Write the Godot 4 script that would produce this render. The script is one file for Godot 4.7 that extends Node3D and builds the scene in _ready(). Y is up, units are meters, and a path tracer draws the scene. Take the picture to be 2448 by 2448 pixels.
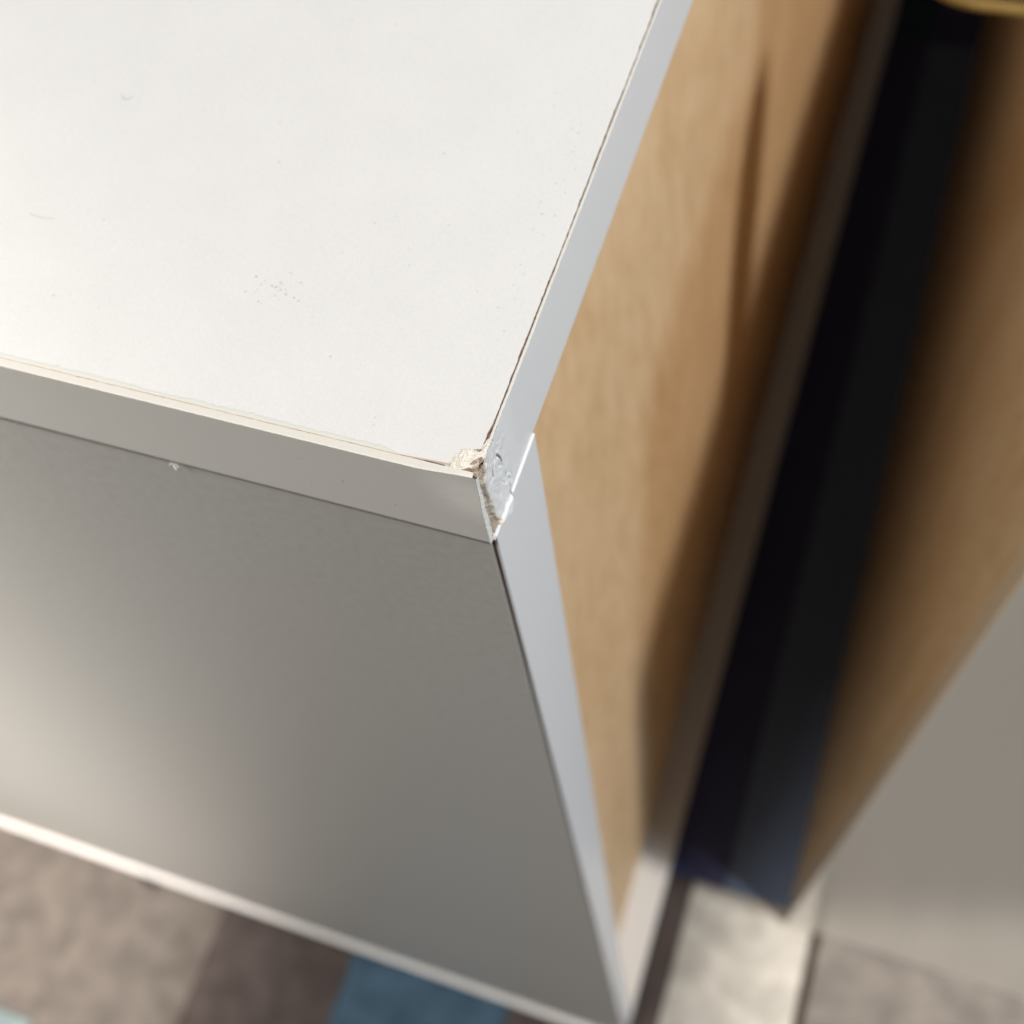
extends Node3D
# Close-up of the chipped corner of a white cabinet, seen from just above it. Metres, y up.
# The damaged corner stands at x = 0, z = 0; the cabinet runs to -x and -z; its top is at y = TOP.

const TOP := 1.12
const BOARD := 0.0181       # thickness of every board
const DEPTH := 2.2          # how far both cabinets run back
const RECESS := 0.0321      # how far the wooden back panel sits inside the carcass
const FLOOR := -0.02
const MM := 0.001

var rng := RandomNumberGenerator.new()
var lumps := FastNoiseLite.new()
var taken := {}


# ---------------------------------------------------------------- setting up
func _ready() -> void:
	rng.seed = 11
	lumps.seed = 5
	lumps.noise_type = FastNoiseLite.TYPE_SIMPLEX_SMOOTH
	lumps.fractal_octaves = 4
	lumps.frequency = 1.0

	var cam := Camera3D.new()
	cam.name = "camera"
	cam.position = Vector3(0.0399, 1.2494, 0.0643)
	cam.rotation_order = EULER_ORDER_YXZ
	cam.rotation = Vector3(-1.0804, 0.5141, -0.2176)
	cam.fov = 47.153
	cam.near = 0.01
	cam.far = 60.0
	var lens := CameraAttributesPhysical.new()
	lens.frustum_focal_length = 27.497
	lens.frustum_near = 0.01
	lens.frustum_far = 60.0
	lens.frustum_focus_distance = 0.150
	lens.exposure_aperture = 11.8
	cam.attributes = lens
	add_child(cam)
	cam.current = true

	var env := Environment.new()
	env.background_mode = Environment.BG_COLOR
	env.background_color = Color(0.97, 0.985, 1.0).linear_to_srgb()
	env.background_energy_multiplier = 0.11
	env.tonemap_mode = Environment.TONE_MAPPER_LINEAR
	env.tonemap_exposure = 1.0
	env.sdfgi_enabled = true
	env.ssao_enabled = true
	env.ssil_enabled = true
	var world := WorldEnvironment.new()
	world.name = "world"
	world.environment = env
	add_child(world)

	# ceiling panel above and to the right: the right cabinet's shadow falls from it
	area("ceiling_panel", Vector3(1.62, 4.4, 0.0), Vector3(0.05, 0.85, -0.14), Vector2(0.42, 0.22), 13.8, Color(1.0, 0.965, 0.915))
	# added spot, no known fitting: its cone edge replaces a standing person's shadow edge
	spot("added_floor_spot", Vector3(0.85, 3.2, 0.74), Vector3(-1.09, FLOOR, 0.1), 33.0, 11.2, Color(1.0, 0.93, 0.87))
	# another added spot, brightening the floor and cabinet front by the gap
	spot("added_gap_spot", Vector3(1.6, 3.2, 0.55), Vector3(0.36, FLOOR, -0.1), 19.0, 5.0, Color(1.0, 0.93, 0.84))
	# ceiling panel in front, to the left, behind the viewer
	area("front_panel_light", Vector3(-0.7, 4.2, 1.4), Vector3(-0.1, 1.0, 0), Vector2(0.6, 0.6), 7.3, Color(1.0, 0.94, 0.86))
	# cool daylight from a window far to the right
	area("window_light", Vector3(4.6, 2.9, 0.9), Vector3(0, 1.0, 0), Vector2(1.4, 1.0), 6.8, Color(0.52, 0.74, 1.0))

	make_floor()
	make_left_cabinet()
	make_right_cabinet()
	make_board()


func area(called: String, at: Vector3, goal: Vector3, size: Vector2, power: float, tint: Color) -> void:
	var l := AreaLight3D.new()
	l.name = called
	l.area_size = size
	l.light_energy = power
	l.light_color = tint.linear_to_srgb()
	l.area_range = 20.0
	l.area_attenuation = 2.0
	l.shadow_enabled = true
	var back := (at - goal).normalized()
	var across := (Vector3.RIGHT - back * back.dot(Vector3.RIGHT)).normalized()
	l.transform = Transform3D(Basis(across, back.cross(across), back), at)
	add_child(l)


func spot(called: String, at: Vector3, goal: Vector3, power: float, cone: float, tint: Color) -> void:
	var l := SpotLight3D.new()
	l.name = called
	l.spot_angle = cone
	l.spot_angle_attenuation = 0.7
	l.spot_range = 12.0
	l.spot_attenuation = 2.0
	l.light_energy = power
	l.light_size = 0.05
	l.light_color = tint.linear_to_srgb()
	l.shadow_enabled = true
	l.position = at
	add_child(l)
	l.look_at(goal, Vector3.FORWARD)


# ---------------------------------------------------------------- helpers
func numbered(called: String) -> String:
	if not taken.has(called):
		taken[called] = 0
		return called
	taken[called] += 1
	return "%s_%03d" % [called, taken[called]]


func thing(called: String, label: String, category: String, at := Vector3.ZERO, group := "") -> Node3D:
	var o := Node3D.new()
	o.name = numbered(called)
	add_child(o, true)
	o.position = at
	o.set_meta("label", label)
	o.set_meta("category", category)
	if group:
		o.set_meta("group", group)
	return o


func begin() -> SurfaceTool:
	var st := SurfaceTool.new()
	st.begin(Mesh.PRIMITIVE_TRIANGLES)
	return st


func put(st: SurfaceTool, called: String, m: Material, parent: Node3D, label := "") -> MeshInstance3D:
	st.generate_normals()
	var o := MeshInstance3D.new()
	o.name = called
	o.mesh = st.commit()
	o.material_override = m
	parent.add_child(o, true)
	if label:
		o.set_meta("label", label)
	return o


func tri(st: SurfaceTool, a: Vector3, b: Vector3, c: Vector3, out: Vector3) -> void:
	if (c - a).cross(b - a).dot(out) < 0.0:
		var t := b
		b = c
		c = t
	for p: Vector3 in [a, b, c]:
		st.set_uv(Vector2(p.x, p.z))
		st.add_vertex(p)


func quad(st: SurfaceTool, a: Vector3, b: Vector3, c: Vector3, d: Vector3, out: Vector3) -> void:
	tri(st, a, b, c, out)
	tri(st, a, c, d, out)


# a box from lo to hi with every edge cut at 45 degrees by c
func box(st: SurfaceTool, lo: Vector3, hi: Vector3, c := 0.0004) -> void:
	st.set_smooth_group(-1)
	var mid := (lo + hi) / 2.0
	var h := (hi - lo) / 2.0
	for i in 3:
		var j := (i + 1) % 3
		var k := (i + 2) % 3
		for s: int in [-1, 1]:
			var q: Array[Vector3] = []
			for e: Vector2 in [Vector2(-1, -1), Vector2(1, -1), Vector2(1, 1), Vector2(-1, 1)]:
				var p := mid
				p[i] += s * h[i]
				p[j] += e.x * (h[j] - c)
				p[k] += e.y * (h[k] - c)
				q.append(p)
			var n := Vector3.ZERO
			n[i] = s
			quad(st, q[0], q[1], q[2], q[3], n)
			if c <= 0.0:
				continue
			for t: int in [-1, 1]:     # the bevel between faces i and j
				var m := Vector3.ZERO
				m[i] = s
				m[j] = t
				var r: Array[Vector3] = []
				for e: Vector2 in [Vector2(0, -1), Vector2(0, 1), Vector2(1, 1), Vector2(1, -1)]:
					var p := mid
					p[i] += s * (h[i] - (c if e.x > 0.5 else 0.0))
					p[j] += t * (h[j] - (0.0 if e.x > 0.5 else c))
					p[k] += e.y * (h[k] - c)
					r.append(p)
				quad(st, r[0], r[1], r[2], r[3], m)
	if c > 0.0:
		for sx: int in [-1, 1]:
			for sy: int in [-1, 1]:
				for sz: int in [-1, 1]:
					var w := Vector3(sx, sy, sz)
					tri(st, mid + w * (h - Vector3(0, c, c)), mid + w * (h - Vector3(c, 0, c)), mid + w * (h - Vector3(c, c, 0)), w)


# a sheet of nu x nv cells; at(u, v) gives the place of a point, tint(u, v) its colour (linear)
func sheet(st: SurfaceTool, nu: int, nv: int, at: Callable, out: Vector3, tint = null, smooth := 0) -> void:
	st.set_smooth_group(smooth)
	var p: Array[Vector3] = []
	var c: Array[Color] = []
	for j in nv + 1:
		for i in nu + 1:
			p.append(at.call(float(i) / nu, float(j) / nv))
			c.append(tint.call(float(i) / nu, float(j) / nv) if tint != null else Color.WHITE)
	for j in nv:
		for i in nu:
			var a := j * (nu + 1) + i
			var b := a + 1
			var d := a + nu + 1
			var e := d + 1
			var ids: Array[int] = [a, b, e, a, e, d]
			if (p[e] - p[a]).cross(p[b] - p[a]).dot(out) < 0.0:
				ids = [a, e, b, a, d, e]
			for k in ids:
				st.set_color(c[k])
				st.set_uv(Vector2(p[k].x, p[k].z))
				st.add_vertex(p[k])


# a thin round thread through points
func thread(st: SurfaceTool, pts: PackedVector3Array, r0: float, r1: float, sides := 6) -> void:
	st.set_smooth_group(0)
	var rings: Array[PackedVector3Array] = []
	for i in pts.size():
		var d := (pts[mini(i + 1, pts.size() - 1)] - pts[maxi(i - 1, 0)]).normalized()
		var a := d.cross(Vector3(0.31, 0.87, 0.38)).normalized()
		var b := d.cross(a)
		var r := lerpf(r0, r1, float(i) / (pts.size() - 1))
		var ring := PackedVector3Array()
		for k in sides:
			ring.append(pts[i] + (a * cos(TAU * k / sides) + b * sin(TAU * k / sides)) * r)
		rings.append(ring)
	for i in pts.size() - 1:
		for k in sides:
			var n := (k + 1) % sides
			var mid := (rings[i][k] + rings[i][n]) / 2.0 - pts[i]
			quad(st, rings[i][k], rings[i][n], rings[i + 1][n], rings[i + 1][k], mid)


func curve(pts: Array, steps := 8) -> PackedVector3Array:
	var c := Curve3D.new()
	for i in pts.size():
		var t: Vector3 = (pts[mini(i + 1, pts.size() - 1)] - pts[maxi(i - 1, 0)]) / 6.0
		c.add_point(pts[i], -t, t)
	var r := PackedVector3Array()
	for k in steps * (pts.size() - 1) + 1:
		r.append(c.samplef(float(k) / steps))
	return r


func away(p: Vector2, line: PackedVector2Array) -> float:      # distance to a polyline
	var best := 1e9
	for i in line.size() - 1:
		best = minf(best, p.distance_to(Geometry2D.get_closest_point_to_segment(p, line[i], line[i + 1])))
	return best


func inside(p: Vector2, poly: PackedVector2Array) -> float:    # signed distance, positive inside
	var ring := poly.duplicate()
	ring.append(poly[0])
	var d := away(p, ring)
	return d if Geometry2D.is_point_in_polygon(p, poly) else -d


func noise2(x: float, y: float, z := 0.0) -> float:
	return lumps.get_noise_3d(x, y, z)


# ---------------------------------------------------------------- materials
func paint(c: Color, rough: float, spec := 0.5) -> StandardMaterial3D:     # c is a linear real-world colour
	var m := StandardMaterial3D.new()
	m.albedo_color = c.linear_to_srgb()
	m.roughness = rough
	m.metallic_specular = spec
	return m


func grain(freq: float, octaves: int, size: int, sd: int, bump: float, lo := 0.0, hi := 1.0) -> NoiseTexture2D:
	var n := FastNoiseLite.new()
	n.seed = sd
	n.noise_type = FastNoiseLite.TYPE_SIMPLEX_SMOOTH
	n.frequency = freq
	n.fractal_octaves = octaves
	var t := NoiseTexture2D.new()
	t.width = size
	t.height = size
	t.seamless = true
	t.noise = n
	if bump > 0.0:
		t.as_normal_map = true
		t.bump_strength = bump
	else:
		var g := Gradient.new()
		g.set_color(0, Color(lo, lo, lo))
		g.set_color(1, Color(hi, hi, hi))
		t.color_ramp = g
	return t


func textured(m: StandardMaterial3D, scale: float, bump: Texture2D, strength: float, tone: Texture2D = null) -> StandardMaterial3D:
	m.uv1_triplanar = true
	m.uv1_world_triplanar = true
	m.uv1_scale = Vector3.ONE * scale
	if bump:
		m.normal_enabled = true
		m.normal_texture = bump
		m.normal_scale = strength
	if tone:
		m.albedo_texture = tone
	return m


func wood_picture(sd: int, base: Color, dark: Color, light: Color) -> ImageTexture:    # grain along the picture's height
	var w := 512
	var h := 512
	var im := Image.create(w, h, false, Image.FORMAT_RGB8)
	var n := FastNoiseLite.new()
	n.seed = sd
	n.frequency = 1.0
	n.fractal_octaves = 3
	for y in h:
		for x in w:
			var a := TAU * x / w
			var b := TAU * y / h
			var big := n.get_noise_3d(cos(a) * 1.6 + 7.0, sin(a) * 1.6, sin(b) * 0.7 + cos(b) * 0.4)
			var mid := n.get_noise_3d(cos(a) * 6.0, sin(a) * 6.0 + 3.0 + 3.0 * cos(b), sin(b) * 3.4)
			var fine := n.get_noise_3d(cos(a) * 26.0, sin(a) * 26.0 + 8.0 * cos(b), sin(b) * 9.0)
			var pore := n.get_noise_3d(cos(a) * 70.0, sin(a) * 70.0, sin(b) * 9.0 + 4.0 * cos(b))
			var t := clampf(0.5 + 0.45 * big + 0.6 * mid + 0.55 * fine, 0.0, 1.0)
			var c := dark.lerp(base, t * 2.0) if t < 0.5 else base.lerp(light, t * 2.0 - 1.0)
			if pore > 0.38:
				c = c.lerp(dark, 0.35)
			im.set_pixel(x, y, c.linear_to_srgb())
	return ImageTexture.create_from_image(im)


# ---------------------------------------------------------------- the carpet
func make_floor() -> void:
	var base := begin()
	base.set_smooth_group(-1)
	quad(base, Vector3(-6, FLOOR - 0.006, -8), Vector3(6, FLOOR - 0.006, -8), Vector3(6, FLOOR - 0.006, 5), Vector3(-6, FLOOR - 0.006, 5), Vector3.UP)
	var fl := put(base, "floor", paint(Color(0.035, 0.026, 0.02), 0.95, 0.1), self)
	fl.set_meta("kind", "structure")
	fl.set_meta("label", "carpet tile floor around and between the two white cabinets")

	var pile := grain(0.11, 3, 512, 21, 7.0)
	var mottle := grain(0.011, 5, 512, 8, 0.0, 0.8, 1.0)
	var tones := {
		"beige": Color(0.155, 0.134, 0.117), "sand": Color(0.46, 0.435, 0.395), "grey": Color(0.175, 0.157, 0.143), "brown": Color(0.088, 0.07, 0.064),  # brown is set darker than beige to carry a person's shadow on the carpet
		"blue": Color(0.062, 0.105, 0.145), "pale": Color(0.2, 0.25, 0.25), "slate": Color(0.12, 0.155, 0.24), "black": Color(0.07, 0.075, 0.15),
	}
	var mats := {}
	for k: String in tones:
		mats[k] = textured(paint(tones[k], 0.95, 0.1), 4.0, pile, 0.6, null if k in ["slate", "black"] else mottle)
	# x from, x to, z from, z to, tone
	var tiles := [
		[-0.59, -0.44, -0.3, 1.2, "beige"], [-1.2, -0.59, -0.3, 0.174, "beige"], [-1.2, -0.59, 0.174, 1.2, "pale"],
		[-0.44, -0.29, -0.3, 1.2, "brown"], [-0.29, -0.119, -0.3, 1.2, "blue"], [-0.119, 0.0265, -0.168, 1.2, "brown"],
		[0.0265, 0.151, -0.168, 1.2, "sand"], [0.1595, 0.6, -0.168, 1.2, "grey"],
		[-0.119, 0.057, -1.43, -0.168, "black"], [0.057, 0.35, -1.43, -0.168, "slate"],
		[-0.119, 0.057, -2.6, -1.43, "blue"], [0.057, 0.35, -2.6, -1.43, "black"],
	]
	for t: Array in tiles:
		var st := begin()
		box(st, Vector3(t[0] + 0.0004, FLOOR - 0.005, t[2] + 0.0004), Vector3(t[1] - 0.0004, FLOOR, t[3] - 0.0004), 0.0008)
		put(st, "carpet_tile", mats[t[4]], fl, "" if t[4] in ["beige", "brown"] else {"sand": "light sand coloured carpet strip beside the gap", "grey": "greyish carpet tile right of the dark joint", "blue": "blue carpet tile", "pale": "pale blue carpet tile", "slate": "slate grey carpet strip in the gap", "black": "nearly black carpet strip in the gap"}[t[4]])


# ---------------------------------------------------------------- the damaged cabinet
var white_top: StandardMaterial3D
var white_face: StandardMaterial3D
var white_edge: StandardMaterial3D
var cream_edge: StandardMaterial3D
var core: StandardMaterial3D
var oak: StandardMaterial3D
var oak_flat: StandardMaterial3D


func top_picture() -> ImageTexture:      # faint scuffs and specks of the white laminate, 140 mm square from x = -0.14, z = -0.14
	var s := 2048
	var im := Image.create(s, s, false, Image.FORMAT_RGB8)
	im.fill(Color(0.965, 0.965, 0.965))
	var px := s / 140.0
	var faint := FastNoiseLite.new()
	faint.seed = 3
	faint.frequency = 0.012
	faint.fractal_octaves = 5
	for y in s:
		for x in s:
			var v := 0.955 + 0.009 * faint.get_noise_2d(x * 0.35, y * 0.35) + 0.010 * faint.get_noise_2d(x * 5.0, y * 5.0) + rng.randf_range(-0.03, 0.03)
			im.set_pixel(x, y, Color(v, v * 0.998, v * 0.995))
	var mark := func(x: float, z: float, r: float, k: float) -> void:
		var cx := int((140.0 + x) * px)
		var cz := int((140.0 + z) * px)
		var w := ceili(r * px) + 1
		for j in range(-w, w + 1):
			for i in range(-w, w + 1):
				var q := Vector2i(clampi(cx + i, 0, s - 1), clampi(cz + j, 0, s - 1))
				var f := clampf(1.3 - Vector2(i, j).length() / (r * px), 0.0, 1.0) * k
				im.set_pixelv(q, im.get_pixelv(q).lerp(Color(0.54, 0.53, 0.52), f))
	for n in 70:
		mark.call(rng.randf_range(-125, -3), rng.randf_range(-110, -3), rng.randf_range(0.08, 0.22), rng.randf_range(0.15, 0.4))
	for n in 26:       # the patch of small dents
		mark.call(-38.5 + rng.randfn(0, 2.2), -21.0 + rng.randfn(0, 1.1), rng.randf_range(0.08, 0.2), rng.randf_range(0.2, 0.55))
	for n in 34:       # scuffs along the right edge
		mark.call(-4.5 + rng.randfn(0, 1.3), rng.randf_range(-62, -20), rng.randf_range(0.08, 0.26), rng.randf_range(0.1, 0.32))
	for n in 30:
		mark.call(-70 + rng.randfn(0, 9), -60 + rng.randfn(0, 6), rng.randf_range(0.07, 0.16), rng.randf_range(0.1, 0.3))
	for q: Array in [[-79.5, -25.0, 4.5, 0.35], [-78.0, -51.0, 2.0, 0.8]]:     # short curved scratches
		for n in 40:
			var t := n / 39.0 - 0.5
			mark.call(q[0] + q[2] * t, q[1] + q[3] * (1.0 - 4.0 * t * t), 0.09, 0.32)
	return ImageTexture.create_from_image(im)


func make_left_cabinet() -> void:
	var fine := grain(0.06, 3, 512, 31, 4.0)
	white_top = paint(Color(0.615, 0.618, 0.617), 0.45)
	white_top.albedo_texture = top_picture()
	white_top.uv1_scale = Vector3(1.0 / 0.14, 1.0 / 0.14, 1.0)
	white_top.uv1_offset = Vector3(1.0, 1.0, 0.0)
	white_face = textured(paint(Color(0.68, 0.645, 0.595), 0.44, 0.3), 35.0, fine, 0.1, grain(0.02, 5, 512, 14, 0.0, 0.95, 1.0))
	white_face.roughness_texture = grain(0.015, 5, 512, 15, 0.0, 0.72, 1.0)
	white_face.roughness = 0.5
	white_edge = textured(paint(Color(0.83, 0.83, 0.825), 0.3), 60.0, fine, 0.12)
	cream_edge = textured(paint(Color(0.53, 0.51, 0.47), 0.55), 90.0, fine, 0.3)
	core = textured(paint(Color(0.34, 0.2, 0.13), 0.9, 0.2), 160.0, grain(0.05, 4, 256, 5, 8.0), 1.0, grain(0.05, 4, 256, 6, 0.0, 0.3, 1.0))
	oak = paint(Color(1, 1, 1), 0.5, 0.4)
	oak.albedo_texture = wood_picture(4, Color(0.84, 0.565, 0.31), Color(0.73, 0.475, 0.245), Color(0.91, 0.645, 0.385))
	oak.uv1_triplanar = true
	oak.uv1_world_triplanar = true
	oak.uv1_scale = Vector3(2.2, 1.5, 2.2)
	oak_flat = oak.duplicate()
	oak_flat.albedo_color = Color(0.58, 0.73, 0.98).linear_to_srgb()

	var cab := thing("white_cabinet", "large white cabinet with chipped top corner and recessed wooden panel, nearest the camera", "cabinet")
	var st: SurfaceTool

	# --- carcass
	st = begin()
	box(st, Vector3(-1.4, TOP - BOARD, -DEPTH), Vector3(-1.6 * MM, TOP - 0.8 * MM, -0.05 * MM), 0.0)
	put(st, "top_board", core, cab, "brown board core showing at the chipped corner")

	st = begin()        # laminate: its edges are a little uneven
	st.set_smooth_group(-1)
	var lam_x := func(z: float) -> float:        # right edge, in mm
		return -0.58 - 0.16 * noise2(z * 0.09, 3.0) - 0.12 * noise2(z * 0.9, 8.0) - 0.12 * maxf(0.0, noise2(z * 2.4, 18.0)) - 0.28 * smoothstep(-9.0, -4.5, z) - 1.6 * smoothstep(-3.6, -2.9, z) - 1.6 * smoothstep(-2.9, -1.2, z)
	var zs: Array[float] = [-DEPTH / MM, -300.0]
	var zz := -140.0
	while zz < -2.0:
		zs.append(zz)
		zz += 0.5 if zz < -5.0 else 0.2
	zs.append(-1.2)
	zs.append(-0.05)
	for i in zs.size() - 1:
		var a := Vector3(lam_x.call(zs[i]) * MM, TOP, zs[i] * MM)
		var b := Vector3(lam_x.call(zs[i + 1]) * MM, TOP, zs[i + 1] * MM)
		quad(st, Vector3(-1.4, TOP, a.z), a, b, Vector3(-1.4, TOP, b.z), Vector3.UP)
		quad(st, a, b, b - Vector3(0, 0.9 * MM, 0), a - Vector3(0, 0.9 * MM, 0), Vector3.RIGHT)
	quad(st, Vector3(-1.4, TOP, -0.05 * MM), Vector3(-4.0 * MM, TOP, -0.05 * MM), Vector3(-4.0 * MM, TOP - 0.9 * MM, -0.05 * MM), Vector3(-1.4, TOP - 0.9 * MM, -0.05 * MM), Vector3.BACK)
	put(st, "top_laminate", white_top, cab)

	st = begin()        # the brown groove between laminate and side banding
	sheet(st, 2, 280, func(u: float, v: float) -> Vector3:
		var z := lerpf(-140.0, -4.2, v)
		return Vector3(lerpf(-1.0, -0.25, u) * MM, TOP - (0.28 + 0.1 * noise2(z * 0.7, u * 3.0)) * MM, z * MM), Vector3.UP)
	put(st, "glue_groove", core, cab, "brown line of bare board along the right edge of the top")

	# --- side banding of the top: a thin strip with a cream upper edge, broken off near the corner
	st = begin()
	box(st, Vector3(-0.32 * MM, TOP - BOARD, -DEPTH), Vector3(0, TOP - 0.06 * MM, -9.0 * MM), 0.00006)
	put(st, "side_edge_band", white_edge, cab, "thin white edging down the right side of the top")
	st = begin()
	sheet(st, 4, 400, func(u: float, v: float) -> Vector3:
		var z := lerpf(-140.0, -4.6, v)
		var wob := 0.05 * noise2(z * 1.3, 1.0) + 0.05 * noise2(z * 0.25, 5.0)
		return Vector3(lerpf(-0.34 + wob, 0.025 + 0.03 * noise2(z * 1.7, 9.0), u) * MM, TOP + (0.03 + 0.05 * sin(PI * u) + 0.04 * noise2(z * 2.2, u * 2.0)) * MM, z * MM), Vector3.UP)
	put(st, "band_edge", cream_edge, cab, "cream rough upper edge of the side edging")

	# --- front banding of the top: 1.4 mm thick, bent inwards at its right end
	st = begin()
	var front := func(x: float, y: float) -> float:     # how far the band stands out, in mm
		var bend := smoothstep(-9.0, -0.2, x) * smoothstep(-12.0, 0.0, y)
		return 1.4 - 0.5 * bend + 0.012 * noise2(x * 0.4, y * 0.4)
	sheet(st, 320, 24, func(u: float, v: float) -> Vector3:
		var x := lerpf(-160.0, -0.15, u)
		var y := lerpf(-18.1, 0.05, v)
		return Vector3(x * MM, TOP + y * MM, front.call(x, y) * MM), Vector3.BACK)
	sheet(st, 320, 1, func(u: float, v: float) -> Vector3:
		var x := lerpf(-160.0, -0.15, u)
		return Vector3(x * MM, TOP - 18.1 * MM, lerpf(-0.3, front.call(x, -18.1), v) * MM), Vector3.DOWN)
	box(st, Vector3(-1.4, TOP - 18.1 * MM, 0), Vector3(-159.9 * MM, TOP + 0.03 * MM, 1.4 * MM), 0.0001)
	put(st, "front_edge_band", textured(paint(Color(0.88, 0.84, 0.775), 0.48, 0.35), 35.0, fine, 0.04), cab, "thick pale edging along the front of the top")

	st = begin()        # cream cut edge on top of it
	sheet(st, 640, 8, func(u: float, v: float) -> Vector3:
		var x := lerpf(-160.0, -0.6, u)
		var f: float = front.call(x, 0.0) + 0.01
		var back := 0.14 + 0.05 * noise2(x * 0.3, 4.0) + 0.05 * noise2(x * 1.1, 2.0)
		var y := 0.06 + 0.03 * noise2(x * 0.8, v * 3.0) + 0.02 * noise2(x * 3.0, v * 5.0) - 0.10 * smoothstep(0.86, 1.0, v) - 0.25 * smoothstep(-3.0, -0.5, x) * v
		return Vector3(x * MM, TOP + y * MM, lerpf(back, f, v) * MM), Vector3.UP)
	put(st, "band_edge", cream_edge, cab, "cream cut edge on top of the front edging")

	st = begin()        # broken right end of the front band
	sheet(st, 10, 60, func(u: float, v: float) -> Vector3:
		var y := lerpf(-18.1, -0.2, v)
		var f: float = front.call(-0.15, y)
		var b := 0.12 + 0.16 * noise2(y * 0.5, 3.0) + 0.1 * noise2(y * 1.9, 6.0)
		return Vector3((-0.12 + 0.1 * sin(PI * u) + 0.06 * noise2(y * 1.2, u * 2.0)) * MM, TOP + y * MM, lerpf(b, f, u) * MM), Vector3.RIGHT)
	put(st, "band_end", textured(paint(Color(0.8, 0.78, 0.73), 0.5), 120.0, fine, 0.4), cab, "ragged white end of the front edging at the corner")

	# --- dried glue smeared on the laminate along the front edge
	var glue := paint(Color(0.53, 0.535, 0.495), 0.22)
	st = begin()
	sheet(st, 760, 6, func(u: float, v: float) -> Vector3:
		var x := lerpf(-118.0, -9.0, u)
		var wide := 0.78 + 0.3 * noise2(x * 0.12, 6.0) + 0.22 * noise2(x * 0.9, 2.0)
		wide *= smoothstep(-9.0, -14.0, x)
		if x > -63.6 and x < -62.9:
			wide += 0.25
		if x > -62.9:
			wide -= 0.1
		var z := lerpf(0.1, -maxf(wide, 0.02), v)
		return Vector3(x * MM, TOP + (0.02 + 0.055 * sin(PI * minf(v * 1.15, 1.0)) * (1.0 + 0.6 * noise2(x * 1.4, v * 4.0)) - 0.03 * smoothstep(0.85, 1.0, v)) * MM, z * MM), Vector3.UP)
	put(st, "glue_smear", glue, cab, "translucent dried glue along the front edge of the top")
	st = begin()        # the brownish joint between glue and banding
	sheet(st, 640, 2, func(u: float, v: float) -> Vector3:
		var x := lerpf(-150.0, -2.2, u)
		var c := 0.1 + 0.06 * noise2(x * 0.25, 4.0) - 0.35 * smoothstep(-12.0, -3.0, x)
		var w := 0.055 + 0.045 * noise2(x * 0.5, 11.0) + 0.05 * smoothstep(-12.0, -5.0, x)
		return Vector3(x * MM, TOP + 0.085 * MM, (c + lerpf(-w, w, v)) * MM), Vector3.UP)
	put(st, "glue_line", paint(Color(0.42, 0.31, 0.23), 0.7, 0.2), cab, "thin brown glue line along the front edging")

	make_corner(cab, fine)

	# --- front panel with its own side banding
	st = begin()
	box(st, Vector3(-1.4, 0.0, -BOARD + 0.4 * MM), Vector3(-0.75 * MM, TOP - BOARD - 0.38 * MM, 0.0), 0.00025)
	put(st, "front_panel", white_face, cab, "tall glossy white front panel")
	st = begin()
	box(st, Vector3(-0.74 * MM, 0.0, -BOARD + 0.6 * MM), Vector3(-0.25 * MM, TOP - BOARD - 0.3 * MM, -0.15 * MM), 0.0)
	put(st, "panel_core", core, cab, "brown seam down the front vertical corner")
	st = begin()
	box(st, Vector3(-0.24 * MM, 0.0, -BOARD + 0.5 * MM), Vector3(0.32 * MM, TOP - BOARD - 0.05 * MM, -0.05 * MM), 0.0001)
	put(st, "panel_edge_band", white_edge, cab, "white edging down the right edge of the front panel")

	# --- wooden back panel, inset, and the bottom board that stands out below it
	st = begin()
	box(st, Vector3(-RECESS - 0.012, 0.0, -DEPTH), Vector3(-RECESS, TOP - BOARD, -BOARD), 0.0003)
	put(st, "wood_panel", oak, cab, "light oak panel set back inside the white frame")
	st = begin()
	box(st, Vector3(-1.4, -0.012, -DEPTH), Vector3(0.0, 0.0, 0.0055), 0.0006)
	put(st, "bottom_board", paint(Color(0.65, 0.625, 0.6), 0.45), cab)
	st = begin()
	box(st, Vector3(-1.4, 0.0004, -DEPTH), Vector3(-1.4 + BOARD, TOP - BOARD - 0.3 * MM, -BOARD), 0.0003)
	put(st, "side_panel", white_face, cab)
	for at: Vector3 in [Vector3(-0.532, FLOOR, -0.002), Vector3(-0.05, FLOOR, -0.09)]:
		st = begin()
		var cy := CylinderMesh.new()
		cy.top_radius = 0.014
		cy.bottom_radius = 0.016
		cy.height = 0.008
		cy.radial_segments = 24
		cy.rings = 1
		st.append_from(cy, 0, Transform3D(Basis.IDENTITY, at + Vector3(0, 0.004, 0)))
		put(st, "foot", paint(Color(0.03, 0.027, 0.025), 0.6), cab)

	st = begin()        # grains of dust stuck to the front panel
	for n in 46:
		var at := Vector3(rng.randf_range(-0.13, -0.003), TOP - (rng.randf_range(0.02, 0.2) if n % 4 else rng.randf_range(0.003, 0.016)), 0.0)
		if n % 4 == 0:
			at.z = 1.38 * MM
		var r := rng.randf_range(0.05, 0.15) * MM
		sheet(st, 7, 4, func(u: float, v: float) -> Vector3:
			return at + Vector3(cos(TAU * u) * sin(PI * v) * r * (1.0 + 0.5 * noise2(n, u * 3.0)), cos(PI * v) * r, sin(TAU * u) * sin(PI * v) * r * 0.6), Vector3.BACK)
	put(st, "dust_grains", paint(Color(0.5, 0.47, 0.43), 0.8), cab).set_meta("kind", "stuff")

	# --- a splinter of white film under the front banding
	st = begin()
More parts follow.
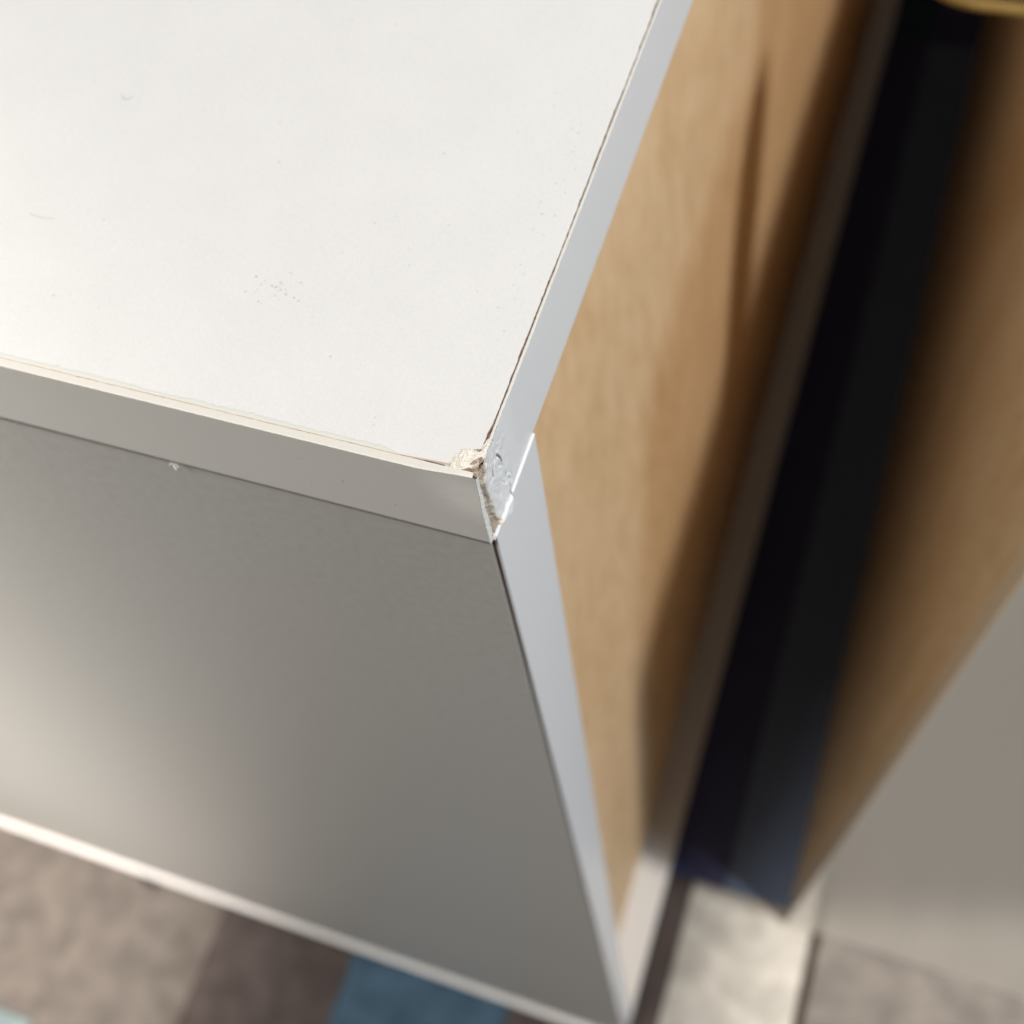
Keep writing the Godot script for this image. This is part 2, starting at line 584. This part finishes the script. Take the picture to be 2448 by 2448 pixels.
	for q: Array in [[-0.3, 0.3, -0.4, 0.6], [0.1, 0.5, 0.6, -0.2], [0.3, 0.3, 1.1, 0.5], [0.0, 0.4, 0.2, -0.6]]:
		var a := Vector3(-51.4, -18.1, 0.9)
		thread(st, curve([a * MM + Vector3(0, TOP, 0), (a + Vector3(q[0], -0.5, q[1])) * MM + Vector3(0, TOP, 0), (a + Vector3(q[2], -1.2 + q[3], q[1] + 0.5)) * MM + Vector3(0, TOP, 0)], 4), 0.12 * MM, 0.05 * MM, 5)
	put(st, "splinter", paint(Color(0.85, 0.83, 0.79), 0.5), cab, "tiny white splinter under the front edging")


# the crushed corner: filler on top, bare core, and torn film on the side (all lengths here in mm)
func make_corner(cab: Node3D, fine: Texture2D) -> void:
	var st: SurfaceTool
	# filler pushed up over the end of the laminate
	var patch := PackedVector2Array([Vector2(-4.3, -0.5), Vector2(-3.8, -1.9), Vector2(-3.3, -2.9), Vector2(-2.5, -3.3), Vector2(-1.1, -3.2), Vector2(-0.8, -3.7), Vector2(-0.6, -5.0), Vector2(-0.1, -5.6), Vector2(0.12, -5.0), Vector2(0.2, -3.6), Vector2(0.15, -2.6), Vector2(-0.3, -1.0), Vector2(-1.3, -0.35), Vector2(-2.6, 0.05), Vector2(-3.9, 0.1)])
	var pits := [PackedVector2Array([Vector2(-0.75, -1.05), Vector2(-0.35, -1.5)]), PackedVector2Array([Vector2(-0.1, -1.75), Vector2(0.05, -2.1)]), PackedVector2Array([Vector2(-0.95, -0.95), Vector2(-0.2, -2.2)]), PackedVector2Array([Vector2(-0.95, -3.1), Vector2(-0.7, -3.4)]), PackedVector2Array([Vector2(-3.5, -1.9), Vector2(-3.2, -1.2), Vector2(-2.9, -0.9)]), PackedVector2Array([Vector2(-2.3, -1.5), Vector2(-1.8, -1.7), Vector2(-1.5, -1.5)]), PackedVector2Array([Vector2(-2.9, -2.5), Vector2(-2.7, -2.6)]), PackedVector2Array([Vector2(-0.55, -1.2), Vector2(0.0, -2.45)])]
	var high := func(x: float, z: float) -> float:
		var p := Vector2(x + 0.2 * noise2(x * 1.2, z * 1.2, 4.0), z + 0.2 * noise2(x * 1.2, z * 1.2, 9.0))
		var d := inside(p, patch)
		var h := 0.28 * smoothstep(-0.05, 0.55, d) - 0.12 * smoothstep(0.05, -0.2, d)
		var fold := absf(noise2(x * 0.75, z * 0.75, 2.0))
		h += smoothstep(0.0, 0.4, d) * (0.30 * noise2(x * 0.55, z * 0.55) + 0.14 * (0.2 - minf(fold, 0.2)) * 5.0 - 0.1 + 0.03 * noise2(x * 2.0, z * 2.0, 6.0))
		for k in pits.size():
			var w := 0.13 if k < 4 else 0.1
			h -= (0.42 if k < 4 else 0.16) * smoothstep(w * 1.5, w * 0.4, away(Vector2(x, z), pits[k])) * smoothstep(-0.05, 0.15, d)
		h -= 0.75 * smoothstep(0.02, -0.25, d) * smoothstep(-2.6, -1.3, x)
		h += 0.22 * noise2(x * 2.6, z * 2.6, 21.0) * smoothstep(-0.1, -0.5, h)
		return h - 0.02
	st = begin()
	sheet(st, 120, 140, func(u: float, v: float) -> Vector3:
		var x := lerpf(-4.6, 0.22, u)
		var z := lerpf(-6.0, 0.35, v)
		x = lerpf(-4.6, lerpf(0.06, -0.3, smoothstep(-2.6, -1.2, z)), u)
		return Vector3(x * MM, TOP + high.call(x, z) * MM, z * MM), Vector3.UP,
		func(u: float, v: float) -> Color:
			var x := lerpf(-4.6, 0.22, u)
			var z := lerpf(-6.0, 0.35, v)
			var low := smoothstep(-0.15, -0.4, high.call(x, z))
			var pit := 0.0
			for k in 4:
				pit = maxf(pit, smoothstep(0.17, 0.06, away(Vector2(x, z), pits[k])))
			var stain := clampf(0.5 + 0.8 * noise2(x * 0.8, z * 0.8, 12.0), 0.0, 1.0) * 0.25
			return Color(0.6, 0.575, 0.525).lerp(Color(0.5, 0.45, 0.38), stain).lerp(Color(0.16, 0.085, 0.05), pit).lerp(Color(0.26, 0.185, 0.135).lerp(Color(0.45, 0.37, 0.29), clampf(0.4 + noise2(x * 2.2, z * 2.2, 30.0), 0.0, 1.0)), low))
	var filler := paint(Color(1, 1, 1), 0.6, 0.4)
	filler.vertex_color_use_as_albedo = true
	put(st, "corner_filler", filler, cab, "lumpy cream filler over the chipped corner")

	# side of the corner: bare fibrous core beside the front band, then torn and wrinkled white film
	var cracks := [PackedVector2Array([Vector2(-5.3, -4.2), Vector2(-5.0, -4.8), Vector2(-4.2, -5.0), Vector2(-3.7, -5.6), Vector2(-3.4, -7.0), Vector2(-2.7, -6.9)]), PackedVector2Array([Vector2(-5.6, -4.6), Vector2(-6.4, -6.7), Vector2(-6.6, -8.1), Vector2(-6.3, -8.8)]), PackedVector2Array([Vector2(-7.1, -11.4), Vector2(-6.8, -12.3)]), PackedVector2Array([Vector2(-9.2, -14.4), Vector2(-8.2, -15.9), Vector2(-7.7, -16.3), Vector2(-6.9, -18.6), Vector2(-7.0, -20.6)]), PackedVector2Array([Vector2(-5.6, -10.2), Vector2(-5.4, -11.4), Vector2(-5.9, -13.0)])]
	var ridges := [PackedVector2Array([Vector2(-5.7, -5.6), Vector2(-6.1, -7.7), Vector2(-5.7, -8.0), Vector2(-5.9, -9.2), Vector2(-5.4, -10.0)]), PackedVector2Array([Vector2(-6.4, -14.1), Vector2(-7.8, -15.2), Vector2(-8.4, -15.4)]), PackedVector2Array([Vector2(-7.4, -13.0), Vector2(-8.2, -14.9)]), PackedVector2Array([Vector2(-6.3, -15.8), Vector2(-6.4, -18.8)]), PackedVector2Array([Vector2(-3.9, -14.0), Vector2(-4.2, -18.6)])]
	var bare := PackedVector2Array([Vector2(0.5, 0.0), Vector2(-3.0, -1.4), Vector2(-2.2, -2.4), Vector2(-1.5, -3.8), Vector2(-1.0, -4.6), Vector2(-0.95, -5.6), Vector2(-1.3, -8.1), Vector2(-1.25, -9.8), Vector2(-1.6, -13.7), Vector2(-2.1, -15.9), Vector2(-2.6, -18.0), Vector2(-1.4, -18.3), Vector2(0.5, -18.4)])
	var foot := func(z: float) -> float:       # lower border of the film: it is folded over the joint
		if z < -7.1:
			return -18.15
		return lerpf(-20.9, -18.0, smoothstep(-7.1, -1.6, z))
	st = begin()
	var side := func(z: float, y: float) -> float:
		var p := Vector2(z, y)
		var q := p + Vector2(noise2(z * 0.4, y * 0.21, 3.0), noise2(z * 0.4, y * 0.21, 7.0)) * 0.45
		var d := inside(q, bare)
		var near := smoothstep(-10.5, -6.5, z)
		var h := 0.02 + near * (0.10 * noise2(z * 0.35, y * 0.28, 1.0) + 0.07 * noise2(z * 0.8, y * 0.6, 5.0))
		h += 0.26 * near * smoothstep(-17.0, -20.5, y) * smoothstep(0.0, -2.0, z)
		h -= 0.50 * smoothstep(-0.12, 0.35, d)
		var warp := y + 2.2 * noise2(z * 0.4, y * 0.33, 19.0)
		h += smoothstep(0.0, 0.4, d) * (0.26 * noise2(z * 1.1, warp * 0.45, 8.0) + 0.16 * noise2(z * 2.4, warp * 1.5, 2.0))
		h -= 0.55 * smoothstep(0.32, 0.05, absf(z - 0.05 - 0.2 * noise2(y * 0.5, 9.0))) * smoothstep(-18.0, -16.0, y)
		for k in cracks.size():
			h -= (0.26 if k < 4 else 0.14) * smoothstep(0.24, 0.04, away(q.lerp(p, 0.88), cracks[k]))
			h += 0.06 * smoothstep(0.5, 0.15, absf(away(q.lerp(p, 0.88) + Vector2(0.25, 0), cracks[k]))) * (1.0 if k < 2 else 0.4)
		for k in ridges.size():
			h += (0.13 if k < 3 else 0.12) * smoothstep(0.42 if k < 3 else 1.1, 0.0, away(q.lerp(p, 0.8), ridges[k]))
		return h * smoothstep(-11.8, -9.5, z)
	sheet(st, 150, 230, func(u: float, v: float) -> Vector3:
		var z := lerpf(-12.0, 0.42, u)
		var lo: float = foot.call(z) + 0.12 * noise2(z * 1.5, 2.0)
		var y := lerpf(lo, -0.05 - 0.6 * smoothstep(-3.0, -1.2, z), v)
		return Vector3((side.call(z, y) + 0.004) * MM + 0.4 * MM * smoothstep(-17.7, -18.3, y) * smoothstep(-7.6, -7.0, z), TOP + y * MM, z * MM), Vector3.RIGHT,
		func(u: float, v: float) -> Color:
			var z := lerpf(-12.0, 0.42, u)
			var y := lerpf(foot.call(z), -0.05 - 0.6 * smoothstep(-3.0, -1.2, z), v)
			var p := Vector2(z, y)
			var q := p + Vector2(noise2(z * 0.4, y * 0.21, 3.0), noise2(z * 0.4, y * 0.21, 7.0)) * 0.45
			var d := inside(q, bare)
			var c := Color(0.81, 0.81, 0.805)
			var ragged := d + 0.25 * noise2(z * 2.5, y * 2.5, 14.0)
			c = c.lerp(Color(0.72, 0.66, 0.55), smoothstep(-0.7, -0.1, ragged))
			var fibre := clampf(0.5 + 0.9 * noise2(z * 1.5, y * 0.5 + 2.0 * noise2(y * 0.3, 4.0), 15.0), 0.0, 1.0)
			c = c.lerp(Color(0.52, 0.45, 0.37).lerp(Color(0.3, 0.22, 0.16), fibre), smoothstep(-0.05, 0.3, ragged))
			for k in 4:
				c = c.lerp(Color(0.19, 0.16, 0.16), smoothstep(0.22, 0.08, away(q.lerp(p, 0.88), cracks[k])))
			return c)
	var film := textured(paint(Color(1, 1, 1), 0.42, 0.45), 120.0, fine, 0.2)
	film.vertex_color_use_as_albedo = true
	put(st, "torn_film", film, cab, "wrinkled torn white film and bare brown core at the corner")

	st = begin()        # crumbs of core and filler caught in the crack
	for n in 14:
		var y := rng.randf_range(-17.5, -2.0)
		var at := Vector3(rng.randf_range(-0.45, -0.2), y, 0.05 + rng.randf_range(-0.45, 0.15) - 0.02 * absf(y) * rng.randf())
		var r := rng.randf_range(0.06, 0.14)
		sheet(st, 8, 5, func(u: float, v: float) -> Vector3:
			var dir := Vector3(cos(TAU * u) * sin(PI * v), cos(PI * v), sin(TAU * u) * sin(PI * v))
			return (at + dir * r * (1.0 + 0.5 * noise2(dir.x * 2.0 + n, dir.y * 2.0, dir.z * 2.0))) * MM + Vector3(0, TOP, 0), Vector3.RIGHT)
	put(st, "core_crumbs", textured(paint(Color(0.66, 0.55, 0.43), 0.85, 0.2), 200.0, fine, 0.5), cab).set_meta("kind", "stuff")

	st = begin()        # chip of filler at the foot of the crack
	sheet(st, 24, 14, func(u: float, v: float) -> Vector3:
		var x := lerpf(-1.7, 0.25, u)
		var z := lerpf(-0.6, 0.75 - 0.3 * u, v)
		var y := -18.35 + 0.22 * sin(PI * u) * sin(PI * v) + 0.12 * noise2(x * 2.0, z * 2.0)
		return Vector3(x * MM, TOP + y * MM, z * MM), Vector3.UP)
	put(st, "filler_chip", cream_edge, cab, "cream chip at the foot of the corner crack")


# ---------------------------------------------------------------- the cabinet across the gap
func make_right_cabinet() -> void:
	var x0 := 0.1244
	var z0 := -0.1527
	var high := 0.905
	var cab := thing("oak_side_cabinet", "lower white and oak cabinet across the gap, at the right edge", "cabinet", Vector3(x0, 0, z0))
	var st := begin()
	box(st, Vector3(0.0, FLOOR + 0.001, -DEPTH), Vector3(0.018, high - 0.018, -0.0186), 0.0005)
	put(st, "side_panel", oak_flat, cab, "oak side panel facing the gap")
	st = begin()
	box(st, Vector3(-0.0004, FLOOR + 0.004, -0.018), Vector3(0.9, high - 0.0185, 0.0), 0.0006)
	put(st, "front_panel", textured(paint(Color(0.66, 0.63, 0.57), 0.22, 0.6), 35.0, grain(0.06, 3, 256, 41, 4.0), 0.1), cab, "glossy off-white front panel")
	st = begin()
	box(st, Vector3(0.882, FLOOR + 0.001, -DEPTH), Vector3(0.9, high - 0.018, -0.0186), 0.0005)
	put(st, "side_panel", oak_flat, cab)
	st = begin()
	box(st, Vector3(-0.0006, high - 0.018, -DEPTH), Vector3(0.9, high, 0.001), 0.0006)
	put(st, "top_panel", paint(Color(0.78, 0.76, 0.72), 0.4), cab)


# ---------------------------------------------------------------- the rounded wooden board on it
func make_board() -> void:
	var at := Vector3(0.06085, 0.906, -0.3945)
	var t := thing("wooden_block", "light wooden block with rounded lipped end jutting over the gap, top right", "wooden block", at)
	var r := 0.0347
	var length := 0.30
	var ring := func(grow: float) -> PackedVector2Array:
		var p := PackedVector2Array()
		for k in 49:
			var a := lerpf(PI / 2, 3 * PI / 2, k / 48.0)
			p.append(Vector2(cos(a), sin(a)) * (r + grow))
		for k in 9:
			var a := lerpf(-PI / 2, 0, k / 8.0)
			p.append(Vector2(length + (cos(a) - 1.0) * 0.01 + grow, -r - grow + 0.01 + sin(a) * 0.01))
		for k in 9:
			var a := lerpf(0, PI / 2, k / 8.0)
			p.append(Vector2(length + (cos(a) - 1.0) * 0.01 + grow, r + grow - 0.01 + sin(a) * 0.01))
		return p
	var st := begin()
	st.set_smooth_group(0)
	var rows := [[-0.002, 0.0], [0.0, 0.0015], [0.0, 0.0045], [-0.0025, 0.0055], [-0.003, 0.0075], [-0.0005, 0.0095], [-0.0005, 0.037], [-0.003, 0.04]]
	for i in rows.size() - 1:
		var a: PackedVector2Array = ring.call(rows[i][0])
		var b: PackedVector2Array = ring.call(rows[i + 1][0])
		for k in a.size():
			var n := (k + 1) % a.size()
			var out := Vector3(a[k].x - clampf(a[k].x, 0, length - r), 0.0, a[k].y).normalized() * 1.0 + Vector3(0, [-0.7, 0.0, 0.4, 0.2, -0.8, 0.0, 0.8][i], 0)
			quad(st, Vector3(a[k].x, rows[i][1], a[k].y), Vector3(a[n].x, rows[i][1], a[n].y), Vector3(b[n].x, rows[i + 1][1], b[n].y), Vector3(b[k].x, rows[i + 1][1], b[k].y), out)
	for cap: Array in [[-0.003, 0.04, Vector3.UP], [-0.002, 0.0, Vector3.DOWN]]:
		var p: PackedVector2Array = ring.call(cap[0])
		for k in p.size():
			var n := (k + 1) % p.size()
			tri(st, Vector3(0.1, cap[1], 0), Vector3(p[k].x, cap[1], p[k].y), Vector3(p[n].x, cap[1], p[n].y), cap[2])
	put(st, "block", textured(paint(Color(0.4, 0.26, 0.07), 0.5), 5.0, null, 0.0, grain(0.02, 4, 256, 17, 0.0, 0.7, 1.0)), t)
